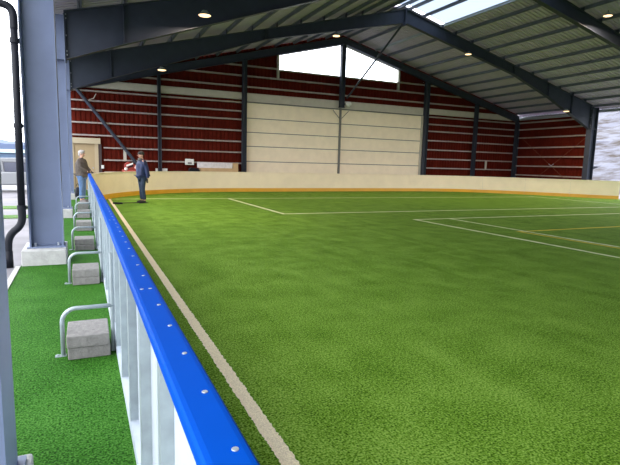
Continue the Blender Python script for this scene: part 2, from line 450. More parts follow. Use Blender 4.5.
# ------------------------------------------------------------------ end wall
def rz(x): return top(x) - .3
WIN = [(9.85, 13.58), (13.82, 17.62)]; WZ = 6.48
DX0, DX1, DZ = 7.98, 19.5, 4.66
def corr(b, axis_pts, put):
    for (a, da), (c, dc) in zip(axis_pts[:-1], axis_pts[1:]): put(a, da, c, dc)
prof = []; x = -.5
while x < 27.55:
    prof += [(x, 0), (x + .10, 0), (x + .125, .03), (x + .19, .03)]; x += .215
wb = MB()
def put(a, da, c, dc):
    zs = [(0, DZ)] if False else None
    m = (a + c) / 2; iv = [(-.03, zroof(m) + .02)]
    def cut(iv, lo, hi):
        o = []
        for p, q in iv:
            if hi <= p or lo >= q: o.append((p, q)); continue
            if lo > p: o.append((p, lo))
            if hi < q: o.append((hi, q))
        return o
    if DX0 < m < DX1: iv = cut(iv, -1, DZ)
    if -.3 < m < .72: iv = cut(iv, -1, 2.18)
    if WIN[0][0] < m < WIN[1][1]: iv = cut(iv, WZ, rz(m) + .1)
    for p, q in iv:
        wb.quad([(a, YW + .14 + da, p), (c, YW + .14 + dc, p), (c, YW + .14 + dc, q), (a, YW + .14 + da, q)])
corr(wb, prof, put)
wall = struct(wb.build('wall_back', M['red']))
def girt(x0, x1, z, h=.075, mt='girt', name='girt', y0=YW, parent=None):
    b = MB(); b.box(x0, x1, y0, YW + .012, z - h / 2, z + h / 2)
    b.box(x0, x1, YW, YW + .13, z + h / 2 - .008, z + h / 2); b.box(x0, x1, YW, YW + .13, z - h / 2, z - h / 2 + .008)
    return b.build(name, M[mt], parent or wall)
ROWS = [4.60, 4.15, 3.72, 3.14, 2.56, 1.99, 1.41, .83, .25]
for z in ROWS:
    girt(-.45 if z > 2.3 else 1.0, 7.85, z); girt(19.75, 27.38, z)
girt(1.9, 25.6, 5.43); girt(4.0, 23.3, 5.98); girt(6.1, 9.8, 6.50); girt(17.7, 21.2, 6.5); girt(7.92, 9.8, 6.98) if False else None
girt(.3, 7.85, 4.93, .36, 'beam', 'header_beam'); girt(7.85, 19.7, 4.89, .44, 'beam', 'header_beam'); girt(19.7, 27.0, 4.93, .36, 'beam', 'header_beam')
for xx in (1.95, 24.92):
    b = MB(); b.box(xx - .07, xx + .07, YW - .02, YW + .02, 1.41, 2.0); b.build('girt_tie', M['beam'], wall)
# windows in the gable
for k, (xa, xb) in enumerate(WIN):
    b = MB(); ta, tb = rz(xa) - .02, rz(xb) - .02
    b.quad([(xa, YW + .16, WZ), (xb, YW + .16, WZ), (xb, YW + .16, tb), (xa, YW + .16, ta)])
    wo = struct(b.build('window_%d' % (k + 1), M['glass']))
    f = MB(); 
    xe = xa if k == 0 else xb; te = ta if k == 0 else tb
    f.box(xe - .05, xe + .05, YW - .01, YW + .15, WZ - .45, te)
    f.box(xa, xb, YW + .0, YW + .15, WZ - .05, WZ)
    f.hexa([(xa, YW, ta - .07), (xb, YW, tb - .07), (xb, YW + .15, tb - .07), (xa, YW + .15, ta - .07), (xa, YW, ta), (xb, YW, tb), (xb, YW + .15, tb), (xa, YW + .15, ta)])
    f.build('window_frame', M['beam'], wo)
# big sectional door
dd0 = MB(); zz = [0, .76, 1.53, 2.33, 3.07, 3.81, 4.62]
door = None
for i in range(6):
    b = MB(); b.box(DX0 + .02, DX1 - .02, YW + .02, YW + .08, zz[i] + .012, zz[i + 1] - .012)
    if door is None:
        door = struct(b.build('door_1', M['doorpanel'], bevel=.008))
    else: b.build('door_panel', M['doorpanel'], door, bevel=.008)
b = MB()
for z in zz[1:-1]: b.box(DX0 + .02, DX1 - .02, YW + .012, YW + .07, z - .02, z + .02)
b.build('panel_seam', M['seam'], door)
b = MB(); b.box(DX0 - .05, DX1 + .1, YW - .04, YW + .1, 4.61, 4.665); b.build('door_header', M['seam'], door)
b = MB(); b.box(DX1 - .1, DX1 + .12, YW - .06, YW + .1, 0, 4.62); b.build('door_jamb', M['beam'], door)
b = MB(); b.box(13.64, 13.74, YW - .08, YW + .02, 0, 4.7)
b.tube([(13.69, YW - .04, 4.05), (13.2, YW - .04, 4.55)], .018, 6); b.tube([(13.69, YW - .04, 4.05), (14.2, YW - .04, 4.55)], .018, 6)
b.build('centre_track', M['seam'], door)
# personnel door
b = MB(); b.box(-.3, .60, YW + .03, YW + .09, 0, 2.17)
d2 = struct(b.build('door_2', mat('beige_door', (.36, .27, .15), .6, 0, .05, 3)))
b = MB(); b.box(.60, .76, YW - .03, YW + .1, 0, 2.2); b.box(-.42, -.3, YW - .03, YW + .1, 0, 2.2); b.build('door_frame', mat('beige_frame', (.42, .34, .22), .6), d2)
b = MB(); b.box(-.5, .86, YW - .10, YW + .1, 2.16, 2.42); b.build('door_lintel', mat('beige_lintel', (.44, .37, .25), .6), d2)
b = MB(); b.ell((.52, YW, 1.02), (.035, .035, .035), 8); b.build('door_handle', M['zinc'], d2)
b = MB(); b.box(.76, .9, YW, YW + .15, 0, 2.16); b.build('door_reveal', mat('dark_reveal', (.05, .03, .03), .7), d2)

# unseen end wall behind the camera, added to cut light from that side
b = MB(); x = -.5
while x < 27.5:
    for a, c, h in ((x, x + .11, 0), (x + .11, x + .215, .03)):
        b.box(a, c, Y0 + .1 - h, Y0 + .14, -.03, zroof((a + c) / 2) + .02)
    x += .215
struct(b.build('wall_front_unseen', M['red']))
# wall posts
PL = ['slim dark wall post left of the cream door, halfway to the left corner', 'dark wall post at the left edge of the large cream door',
      'dark wall post above the middle of the cream door between the two gable windows', 'dark wall post at the right edge of the large cream door',
      'slim dark wall post right of the cream door near the corner', 'dark corner post where the red end wall meets the side wall']
for x, wd, lb in zip([3.58, 7.92, 13.7, 19.66, 23.7, 27.4], [.15, .22, .26, .28, .18, .24], PL):
    z0 = 4.72 if x == 13.7 else 0
    t = thing('wall_post', lb, 'wall post', (x, YW - .12, z0))
    b = MB(); zt = top(x) - .37; h = wd / 2
    b.box(x - h, x - h + .015, YW - .24, YW - .005, z0, zt); b.box(x + h - .015, x + h, YW - .24, YW - .005, z0, zt)
    b.box(x - h, x + h, YW - .13, YW - .115, z0, zt)
    b.build('shaft', M['steel_shaded'], t)
    b = MB(); b.box(x - h - .03, x + h + .03, YW - .25, YW, z0, z0 + .02); b.build('base_plate', M['steel_shaded'], t)

# side wall on the right (last bay)
SX = 27.42; ws = MB(); y = 20.35; pr_ = []
while y < 26.2: pr_ += [(y, 0), (y + .1, 0), (y + .125, .03), (y + .19, .03)]; y += .215
for (a, da), (c, dc) in zip(pr_[:-1], pr_[1:]):
    ws.quad([(SX + .14 + da, a, -.03), (SX + .14 + dc, c, -.03), (SX + .14 + dc, c, 4.95), (SX + .14 + da, a, 4.95)])
wr = struct(ws.build('wall_right', M['red']))
for z in [4.85, 4.60, 4.15, 3.60, 2.93, 2.32, 1.71, 1.10, .4]:
    b = MB(); h = .14 if z == 4.85 else .08
    b.box(SX, SX + .012, 20.3, 25.85, z - h / 2, z + h / 2); b.box(SX, SX + .13, 20.3, 25.85, z + h / 2 - .008, z + h / 2); b.box(SX, SX + .13, 20.3, 25.85, z - h / 2, z - h / 2 + .008)
    b.build('girt', M['girt'] if z != 4.85 else M['galv_pale'], wr)
for k, (ya, za, yb, zb, lb) in enumerate([(20.5, 3.6, 25.3, -.02, 'thin bracing rod rising to the right column on the red side wall'),
                                    (25.5, 3.6, 20.5, -.02, 'thin bracing rod falling from the corner on the red side wall')]):
    t = thing('bracing_rod', lb, 'bracing rod', (SX - .03 - .03 * k, ya, za))
    b = MB(); b.tube([(SX - .03 - .03 * k, ya, za), (SX - .03 - .03 * k, yb, zb)], .009, 6); b.build('rod', mat('rusty_rod_%d' % k, (.17, .055, .03), .7), t)
    b = MB(); b.tube([(SX - .03 - .03 * k, (ya + yb) / 2 - .12 * (1 if yb > ya else -1), (za + zb) / 2 + .0875), (SX - .03 - .03 * k, (ya + yb) / 2 + .12 * (1 if yb > ya else -1), (za + zb) / 2 - .0875)], .022, 8)
    b.build('turnbuckle', M['zinc'], t)

# braces
t = thing('diagonal_brace', 'dark diagonal brace on the red wall, running down behind the person in navy', 'brace', (0, 25.8, 4.5))
b = MB(); b.tube([(-.1, 25.80, 4.62), (3.40, 25.80, .04)], .075, 8); b.build('brace_tube', M['steel_shaded'], t)
b = MB(); b.tube([(.42, 25.72, 4.15), (.62, 25.72, 4.22), (.72, 25.72, 4.42)], .022, 6); b.build('pale_hook', M['girt'], t)
t = thing('diagonal_brace', 'thin dark strut sloping from the roof peak to the post above the door', 'brace', (13.7, 23, 6.5))
b = MB(); b.tube([(13.66, 20.12, 7.98), (13.93, 25.80, 5.25)], .05, 8); b.build('brace_tube', M['steel_shaded'], t)
b = MB(); b.box(13.6, 13.72, 20.02, 20.22, 7.86, 8.02); b.build('gusset', M['steel_shaded'], t)

# ------------------------------------------------------------------ lamps
def lamp(loc, label, on=True):
    x, y, z = loc
    t = thing('ceiling_lamp', label, 'lamp', loc, 'ceiling lamps under the roof beams')
    b = MB(); b.cyl((x, y), .11, .17, z + .05, z, 24); b.cyl((x, y), .06, .11, z + .12, z + .05, 16); b.build('housing', M['galv'], t)
    b = MB(); b.ell((x, y, z), (.155, .155, .03), 20); b.build('lens', M['lampglow'] if on else M['lampoff'], t, smooth=True)
    b = MB(); b.tube([(x, y, z + .1), (x, y, z + .2)], .014, 6); b.build('stem', M['steel_shaded'], t)
    if on:
        L = bpy.data.lights.new('lamp_light', 'AREA'); L.shape = 'DISK'; L.size = .30; L.energy = 150; L.color = (1, .80, .58); L.spread = 2.85
        lo = bpy.data.objects.new('lamp_light', L); COL.objects.link(lo); lo.location = (0, 0, -.045); lo.parent = t
    return t
lamp((2.88, 20.05, 4.84), 'warm glowing round lamp under the left slope of the beam, nearest the red wall')
lamp((10.2, 20.05, 6.98), 'warm glowing round lamp just left of the gable windows')
lamp((17.5, 20.05, 7.02), 'warm glowing round lamp right of the roof peak, below the skylight')
lamp((24.6, 19.95, 4.74), 'warm lamp half tucked under the lower right end of the beam, beside the right column')
lamp((3.0, 13.35, 5.18), 'warm glowing round lamp at the top left on the nearer roof beam')
lamp((18.2, 13.35, 7.29), 'warm glowing round lamp in the top right corner')
t = thing('flood_light', 'white flood light on the post above the cream door', 'flood light', (14.05, 25.8, 4.92))
b = MB(); b.ell((14.05, 25.78, 4.92), (.2, .1, .14), 14); b.build('lamp_head', M['white'], t, smooth=True)
b = MB(); b.box(13.83, 14.05, 25.8, 25.86, 4.88, 4.96); b.build('bracket', M['steel_shaded'], t)

# ------------------------------------------------------------------ rink boards
HB = .98
bl = thing('rink_board', 'left rink board of galvanised posts and white panels with blue cap', 'rink board', (.235, 8, 0))
PITCHM = 2.42; START = 3.98 - PITCHM * 3 - .6
ym = 1.97 - PITCHM * 2
while ym < 17.0:
    y1 = min(ym + PITCHM, 17.2)
    b = MB(); b.box(.243, .252, ym + .004, y1 - .004, .05, HB - .012); b.build('panel', M['boardwhite'], bl)
    b = MB(); b.box(.252, .262, ym + .002, y1 - .002, .0, .18); b.build('kickplate', M['amber'], bl)
    b = MB(); b.box(.200, .243, ym, y1, 0, .07)
    b.build('bottom_rail', M['galv_pale'], bl)
    b = MB(); b.box(.200, .243, ym, y1, HB - .05, HB - .044); b.box(.2, .206, ym, y1, HB - .05, HB - .012); b.build('top_rail', M['galv'], bl)
    ym = y1
# posts
k = 0; y = 3.98 - .605 * 10
while y < 17:
    main = (k - 10) % 4 == 0
    b = MB(); w2 = .03
    b.box(.200, .206, y - w2, y + w2, .07, HB - .05)
    b.box(.206, .243, y - w2, y - w2 + .005, .07, HB - .05)
    if main: b.box(.206, .243, y + w2 - .005, y + w2, .07, HB - .05)
    p = b.build('post', M['galv'], bl)
    c = MB(); c.box(.192, .2, y - .012, y + .012, HB - .085, HB - .055); c.build('bolt', M['black'], p)
    y += .605; k += 1
# blue cap, rounded, with screws
def cap_profile(): return [(-.046, -.02), (-.046, .006), (-.040, .012), (-.03, .014), (.03, .014), (.040, .012), (.046, .006), (.046, -.02)]
def sweep(b, path, prof, z, closed=True):
    rings = []
    for i, (px, py) in enumerate(path):
        a = Vector(path[max(0, i - 1)]); c = Vector(path[min(len(path) - 1, i + 1)]); t_ = (c - a).normalized(); n_ = Vector((t_.y, -t_.x))
        rings.append([(px + n_.x * q, py + n_.y * q, z + h) for q, h in prof])
    n = len(prof)
    for r0, r1 in zip(rings[:-1], rings[1:]):
        for j in range(n):
            j2 = (j + 1) % n; b.quad([r0[j], r0[j2], r1[j2], r1[j]])
    b.quad(rings[0]); b.quad(rings[-1][::-1])
b = MB(); cp = [(.216, -2.8), (.216, 2.0), (.216, 8), (.216, 14), (.218, 17.0), (.245, 17.8)]
sweep(b, cp, cap_profile(), HB)
cap = b.build('cap_rail', M['blue'], bl); cap['label'] = 'bright blue plastic cap rail'
for i in range(44):
    y = .80 + .241 * (i - 1)
    s = MB(); s.cyl((.232, y), .0075, .0065, HB + .0135, HB + .0155, 10); s.build('screw', M['zinc'], cap)
    if i % 10 == 6:
        s = MB(); s.cyl((.200, y), .0075, .0065, HB + .0135, HB + .0155, 10); s.build('screw', M['zinc'], cap)

# far curved board
fbd = thing('rink_board', 'cream curved rink board with amber kickplate along the far end of the pitch', 'rink board', (12, 24.7, 0))
cum = [0]
for a, c in zip(PATH[:-1], PATH[1:]): cum.append(cum[-1] + math.dist(a, c))
def at(s):
    for i in range(len(cum) - 1):
        if s <= cum[i + 1] or i == len(cum) - 2:
            t_ = (s - cum[i]) / (cum[i + 1] - cum[i]); a, c = PATH[i], PATH[i + 1]
            return (a[0] + (c[0] - a[0]) * t_, a[1] + (c[1] - a[1]) * t_)
s = 0; TOT = cum[-1]; n = round(TOT / 2.42)
for i in range(n):
    s0, s1 = TOT * i / n + .003, TOT * (i + 1) / n - .003
    pts = [at(s0 + (s1 - s0) * j / 8) for j in range(9)]
    b = MB(); sweep(b, pts, [(-.012, -.45), (-.012, .45), (.006, .45), (.006, -.45)], .525); b.build('panel', M['board'], fbd)
    b = MB(); sweep(b, pts, [(.006, -.09), (.006, .085), (.012, .09), (.018, .085), (.018, -.09)], .09); b.build('kickplate', M['amber'], fbd)
    pq = pts[0]; nx_ = Vector((pts[1][1] - pts[0][1], -(pts[1][0] - pts[0][0]))).normalized()
    b = MB(); q = Vector(pq) - nx_ * .055; b.box(q.x - .03, q.x + .03, q.y - .03, q.y + .03, 0, .95); b.build('post', M['galv'], fbd)
b = MB(); sweep(b, [at(TOT * j / 90) for j in range(5, 91)], [(-.045, -.012), (-.045, .008), (.03, .008), (.03, -.012)], HB - .003)
b.build('cap_rail', M['board'], fbd)
b = MB(); sweep(b, [at(TOT * j / 90) for j in range(0, 91)], [(-.012, 0), (-.012, .075), (.006, .075), (.006, 0)], 0); b.build('sill', M['galv'], fbd)

# ------------------------------------------------------------------ ballast hoops and blocks
hoop = None
ORD = ['nearest', 'second nearest', 'third nearest', 'fourth nearest', 'fifth nearest', 'sixth nearest', 'farthest']
for i in range(6):
    y = 3.95 + PITCHM * i; hy = y + .12
    lab = ORD[i] + ' galvanised hoop bracket arching over concrete blocks beside the left board'
    if hoop is None:
        t = thing('hoop_bracket', lab, 'bracket', (0, hy, 0), 'hoop brackets along the left board')
        b = MB(); R_ = .10; zt = .365
        pts = [(-.172, hy, 0), (-.172, hy, zt - R_)] + [(-.172 + R_ - R_ * math.cos(a), hy, zt - R_ + R_ * math.sin(a)) for a in [PI / 2 * j / 7 for j in range(1, 8)]] + [(.196, hy, zt)]
        b.tube(pts, .016, 12); b.build('hoop', M['galv'], t, smooth=True)
        b = MB(); b.box(-.228, -.15, hy - .022, hy + .022, 0, .006); b.cyl((-.21, hy), .011, .011, .006, .014, 8); b.build('foot_plate', M['galv'], t)
        b = MB(); b.tube([(.183, hy, .02), (.183, hy, .78)], .015, 10); b.box(.168, .198, hy - .025, hy + .025, 0, .02); b.build('upright', M['galv'], t)
        hoop = t
    else:
        t = copy_tree(hoop); t.location.y = hy; t['label'] = lab
block = None
BY = ['in the nearest stack', 'in the second nearest stack', 'in the third nearest stack', 'in the fourth nearest stack', 'in the fifth nearest stack', 'in the farthest stack']
for i in range(6):
    for lv in range(2):
        y = 3.95 + PITCHM * i; jx = random.uniform(-.003, .003); jy = random.uniform(-.008, .008)
        loc = (.008 + jx, y + .195 + jy + (0.0 if lv else -.0), lv * .0935)
        lab = ('upper' if lv else 'lower') + ' grey concrete block ' + BY[i] + ' beside the left board'
        if block is None:
            b = MB(); b.box(-.148, .148, -.195, .195, 0, .093)
            block = b.build('concrete_block', M['concrete'], bevel=.008)
            o = block
        else: o = block.copy(); COL.objects.link(o)
        o.location = loc; o.rotation_euler.z = random.uniform(-.015, .015)
        tag(o, lab, 'concrete block', 'concrete ballast blocks along the left board')

# ------------------------------------------------------------------ downpipe
t = thing('downpipe', 'black plastic downpipe bending out beside the wide steel column', 'downpipe', (-.86, 7.85, -.03))
def bend(p): # smooth polyline by Chaikin
    p = [Vector(q) for q in p]
    for _ in range(3):
        o = [p[0]]
        for a, c in zip(p[:-1], p[1:]): o += [a * .75 + c * .25, a * .25 + c * .75]
        o.append(p[-1]); p = o
    return p
b = MB(); b.tube([(-.765, 7.85, .70), (-.745, 7.85, 3.20)], .046, 14); b.build('pipe', M['black'], t, smooth=True)
b = MB(); b.tube(bend([(-.765, 7.85, .80), (-.765, 7.85, .56), (-.94, 7.85, .42), (-.955, 7.85, .16)]), .05, 14); b.build('offset_bend', M['black'], t, smooth=True)
b = MB(); b.tube([(-.955, 7.85, .2), (-.955, 7.85, -.03)], .058, 14); b.build('shoe', M['black'], t, smooth=True)
b = MB(); b.tube(bend([(-.745, 7.85, 3.15), (-.745, 7.85, 3.42), (-.95, 7.85, 3.46), (-1.3, 7.85, 3.5)]), .05, 14); b.build('elbow', M['black'], t, smooth=True)
b = MB(); b.tube([(-1.25, 7.85, 3.49), (-1.25, 7.85, 4.95)], .046, 12); b.tube([(-1.25, 7.85, 4.93), (-.8, 7.85, 4.97)], .046, 12); b.build('upper_pipe', M['black'], t, smooth=True)
for z in (.8, 1.9, 3.0):
    b = MB(); b.cyl((-.765 + (z - .7) * .0075, 7.85), .058, .058, z - .03, z + .03, 14); c = b.build('collar', M['black'], t, smooth=False)
    b = MB(); b.box(-.73, -.69, 7.84, 7.86, z - .015, z + .015); b.build('bracket', M['black'], t)

# ------------------------------------------------------------------ things by the end wall
t = thing('electrical_box', 'small white box fixed on the red wall left of the cream door', 'electrical box', (5.0, 26.0, 1.42))
b = MB(); b.box(4.83, 5.27, 25.98, 26.1, 1.27, 1.57); b.build('case', M['white'], t, bevel=.015)
b = MB(); b.box(4.95, 5.15, 25.97, 25.98, 1.32, 1.40); b.build('vent', M['seam'], t)
b = MB(); b.box(5.35, 7.15, 25.55, 25.62, 1.14, 1.42); b.box(7.15, 7.17, 25.55, 25.62, 1.14, 1.42)
o = b.build('foam_sheet', mat('pale_wrapped_sheet', (.68, .66, .68), .6, 0, .12, 9), origin=(6.2, 25.6, 1.14)); tag(o, 'long pale wrapped sheet standing above the far board left of the door', 'sheet')
t = thing('storage_crate', 'pale wooden crate showing just above the far board left of the door', 'crate', (6.5, 25.6, 0))
b = MB(); b.box(5.5, 7.45, 25.42, 25.9, .12, 1.135); b.build('crate_body', M['wood'], t)
b = MB(); b.box(7.2, 7.45, 25.45, 25.8, 1.135, 1.42); b.build('end_board', M['wood'], t)
for x in (5.6, 6.4, 7.2):
    b = MB(); b.box(x, x + .14, 25.42, 25.9, 0, .12); b.build('runner', M['wood'], t)
b = MB(); b.prism([(4.95, 0), (5.47, 0), (5.47, 1.0), (5.35, 1.10), (5.05, 1.14), (4.95, 1.08)], 'y', 25.45, 25.9)
tag(b.build('tarp_bundle', M['black'], bevel=.04, origin=(5.2, 25.6, 0)), 'black tarp bundle beside the wooden crate behind the far board', 'tarp')
t = thing('field_machine', 'red and white machine showing above the far board between the two people', 'machine', (2.1, 25.3, 0))
b = MB(); b.box(1.75, 2.5, 25.0, 25.6, .25, 1.0); b.build('body', M['machinered'], t, bevel=.05)
b = MB(); b.prism([(1.85, 1.0), (2.42, 1.0), (2.35, 1.22), (2.02, 1.36), (1.85, 1.25)], 'y', 25.05, 25.5); b.build('engine_cover', M['machinered'], t, bevel=.03)
b = MB(); b.hexa([(1.92, 25.02, 1.13), (2.22, 25.02, 1.25), (2.22, 25.06, 1.25), (1.92, 25.06, 1.13), (1.92, 25.02, 1.21), (2.22, 25.02, 1.33), (2.22, 25.06, 1.33), (1.92, 25.06, 1.21)]); b.build('white_stripe', M['white'], t)
b = MB(); b.hexa([(1.98, 25.01, 1.06), (2.22, 25.01, 1.14), (2.22, 25.05, 1.14), (1.98, 25.05, 1.06), (1.98, 25.01, 1.11), (2.22, 25.01, 1.22), (2.22, 25.05, 1.22), (1.98, 25.05, 1.11)]); b.build('grille', M['black'], t)
b = MB(); b.ell((2.37, 25.02, 1.1), (.09, .04, .1), 12); b.build('filter_cap', mat('pinkish_cap', (.62, .42, .38), .5), t, smooth=True)
b = MB(); b.ell((1.9, 25.02, 1.02), (.08, .04, .08), 10); b.build('pale_cap', M['white'], t, smooth=True)
for x in (1.85, 2.4):
    for y in (25.05, 25.55):
        b = MB(); b.tube([(x, y - .05, .18), (x, y + .05, .18)], .18, 18); b.build('wheel', M['black'], t, smooth=False)
for x, lb, w_, h_ in ((3.42, 'tiny white box just left of the slim wall post, above the far board', .1, 1.06), (3.82, 'small white box just right of the slim wall post, above the far board', .24, 1.06)):
    t = thing('junction_box', lb, 'junction box', (x, 26.0, h_ - .3))
    b = MB(); b.box(x - w_ / 2, x + w_ / 2, 26.0, 26.1, h_ - .35, h_); b.build('case', M['white'], t, bevel=.01)
    b = MB(); b.tube([(x, 26.05, h_ - .35), (x, 26.05, .02)], .015, 6); b.build('conduit', M['white'], t)
t = thing('door_bell', 'small round white button on the red wall by the beige door', 'button', (.93, 26.08, 1.1))
b = MB(); b.tube([(.93, 26.04, 1.08), (.93, 26.1, 1.08)], .045, 12); b.build('button', M['white'], t)
b = MB(); b.box(.87, .99, 26.09, 26.11, 1.0, 1.16); b.build('plate', M['white'], t)

# broom
t = thing('broom', 'dark broom lying on the turf at the far end of the white sideline', 'broom', (1.1, 17.7, 0))
b = MB(); b.hexa([(.90, 17.62, .005), (1.20, 17.56, .005), (1.21, 17.66, .005), (.91, 17.72, .005), (.90, 17.63, .06), (1.2, 17.57, .06), (1.21, 17.65, .06), (.91, 17.71, .06)]); b.build('head', M['black'], t)
b = MB(); b.tube([(1.1, 17.65, .04), (1.72, 17.9, .02)], .012, 6); b.build('handle', mat('dark_handle', (.05, .04, .03), .6), t)

# ------------------------------------------------------------------ people
def skin_mesh(verts, edges, rad, sub=2):
    me = bpy.data.meshes.new('tmp'); me.from_pydata(verts, edges, [])
    bm = bmesh.new(); bm.from_mesh(me); ly = bm.verts.layers.skin.verify()
    bm.verts.ensure_lookup_table()
    for i, v in enumerate(bm.verts):
        rr = rad[i]; v[ly].radius = rr if isinstance(rr, tuple) else (rr, rr); v[ly].use_root = (i == 0)
    bm.to_mesh(me); bm.free()
    o = bpy.data.objects.new('tmp', me); COL.objects.link(o)
    o.modifiers.new('s', 'SKIN').use_smooth_shade = True
    ss = o.modifiers.new('d', 'SUBSURF'); ss.levels = sub; ss.render_levels = sub
    dg = bpy.context.evaluated_depsgraph_get(); dg.update()
    ev = o.evaluated_get(dg); m2 = bpy.data.meshes.new_from_object(ev)
    vs_ = [tuple(v.co) for v in m2.vertices]; fs = [tuple(p.vertices) for p in m2.polygons]
    bpy.data.objects.remove(o); bpy.data.meshes.remove(m2)
    return vs_, fs
class Sk:
    def __init__(s): s.v = []; s.e = []; s.r = []
    def add(s, p, r_, par=None):
        s.v.append(tuple(p)); s.r.append(r_); i = len(s.v) - 1
        if par is not None: s.e.append((par, i))
        return i
    def chain(s, par, pts):
        for p, r_ in pts: par = s.add(p, r_, par)
        return par
def put_mesh(parts, name, mt, parent, xf):
    b = MB()
    for vs_, fs in parts:
        o0 = len(b.v); b.v += [tuple(xf(Vector(p))) for p in vs_]; b.f += [tuple(o0 + i for i in f) for f in fs]; b.m += [0] * len(fs)
    return b.build(name, mt, parent, smooth=True)
def hand(wrist, direction, side, curl=.5):
    """palm and five fingers from the wrist, as skinned chains"""
    dr = Vector(direction).normalized(); lat = Vector((1, 0, 0)) if abs(dr.x) < .7 else Vector((0, 1, 0))
    lat = (lat - dr * lat.dot(dr)).normalized(); nrm = dr.cross(lat)
    w_ = Vector(wrist); out = []
    s = Sk(); a = s.add(w_, (.026, .024)); a = s.add(w_ + dr * .045, (.034, .022), a); s.add(w_ + dr * .085, (.036, .018), a); out.append(skin_mesh(s.v, s.e, s.r, 1))
    for k, ln in enumerate((.066, .078, .074, .058)):
        s = Sk(); base = w_ + dr * .075 + lat * (.030 - .020 * k)
        a = s.add(base, .0095); p1 = base + dr * ln * .5 - nrm * side * ln * .10 * curl; a = s.add(p1, .009, a)
        p2 = p1 + dr * ln * .3 - nrm * side * ln * .35 * curl; a = s.add(p2, .0085, a); s.add(p2 + dr * ln * .15 - nrm * side * ln * .3 * curl, .007, a)
        out.append(skin_mesh(s.v, s.e, s.r, 1))
    s = Sk(); base = w_ + dr * .03 + lat * .026; a = s.add(base, .011); a = s.add(base + lat * .025 + dr * .03, .010, a); s.add(base + lat * .032 + dr * .058, .008, a); out.append(skin_mesh(s.v, s.e, s.r, 1))
    return out
def ellmesh(c, r_, n=14):
    b = MB(); b.ell(c, r_, n); return b.v, b.f

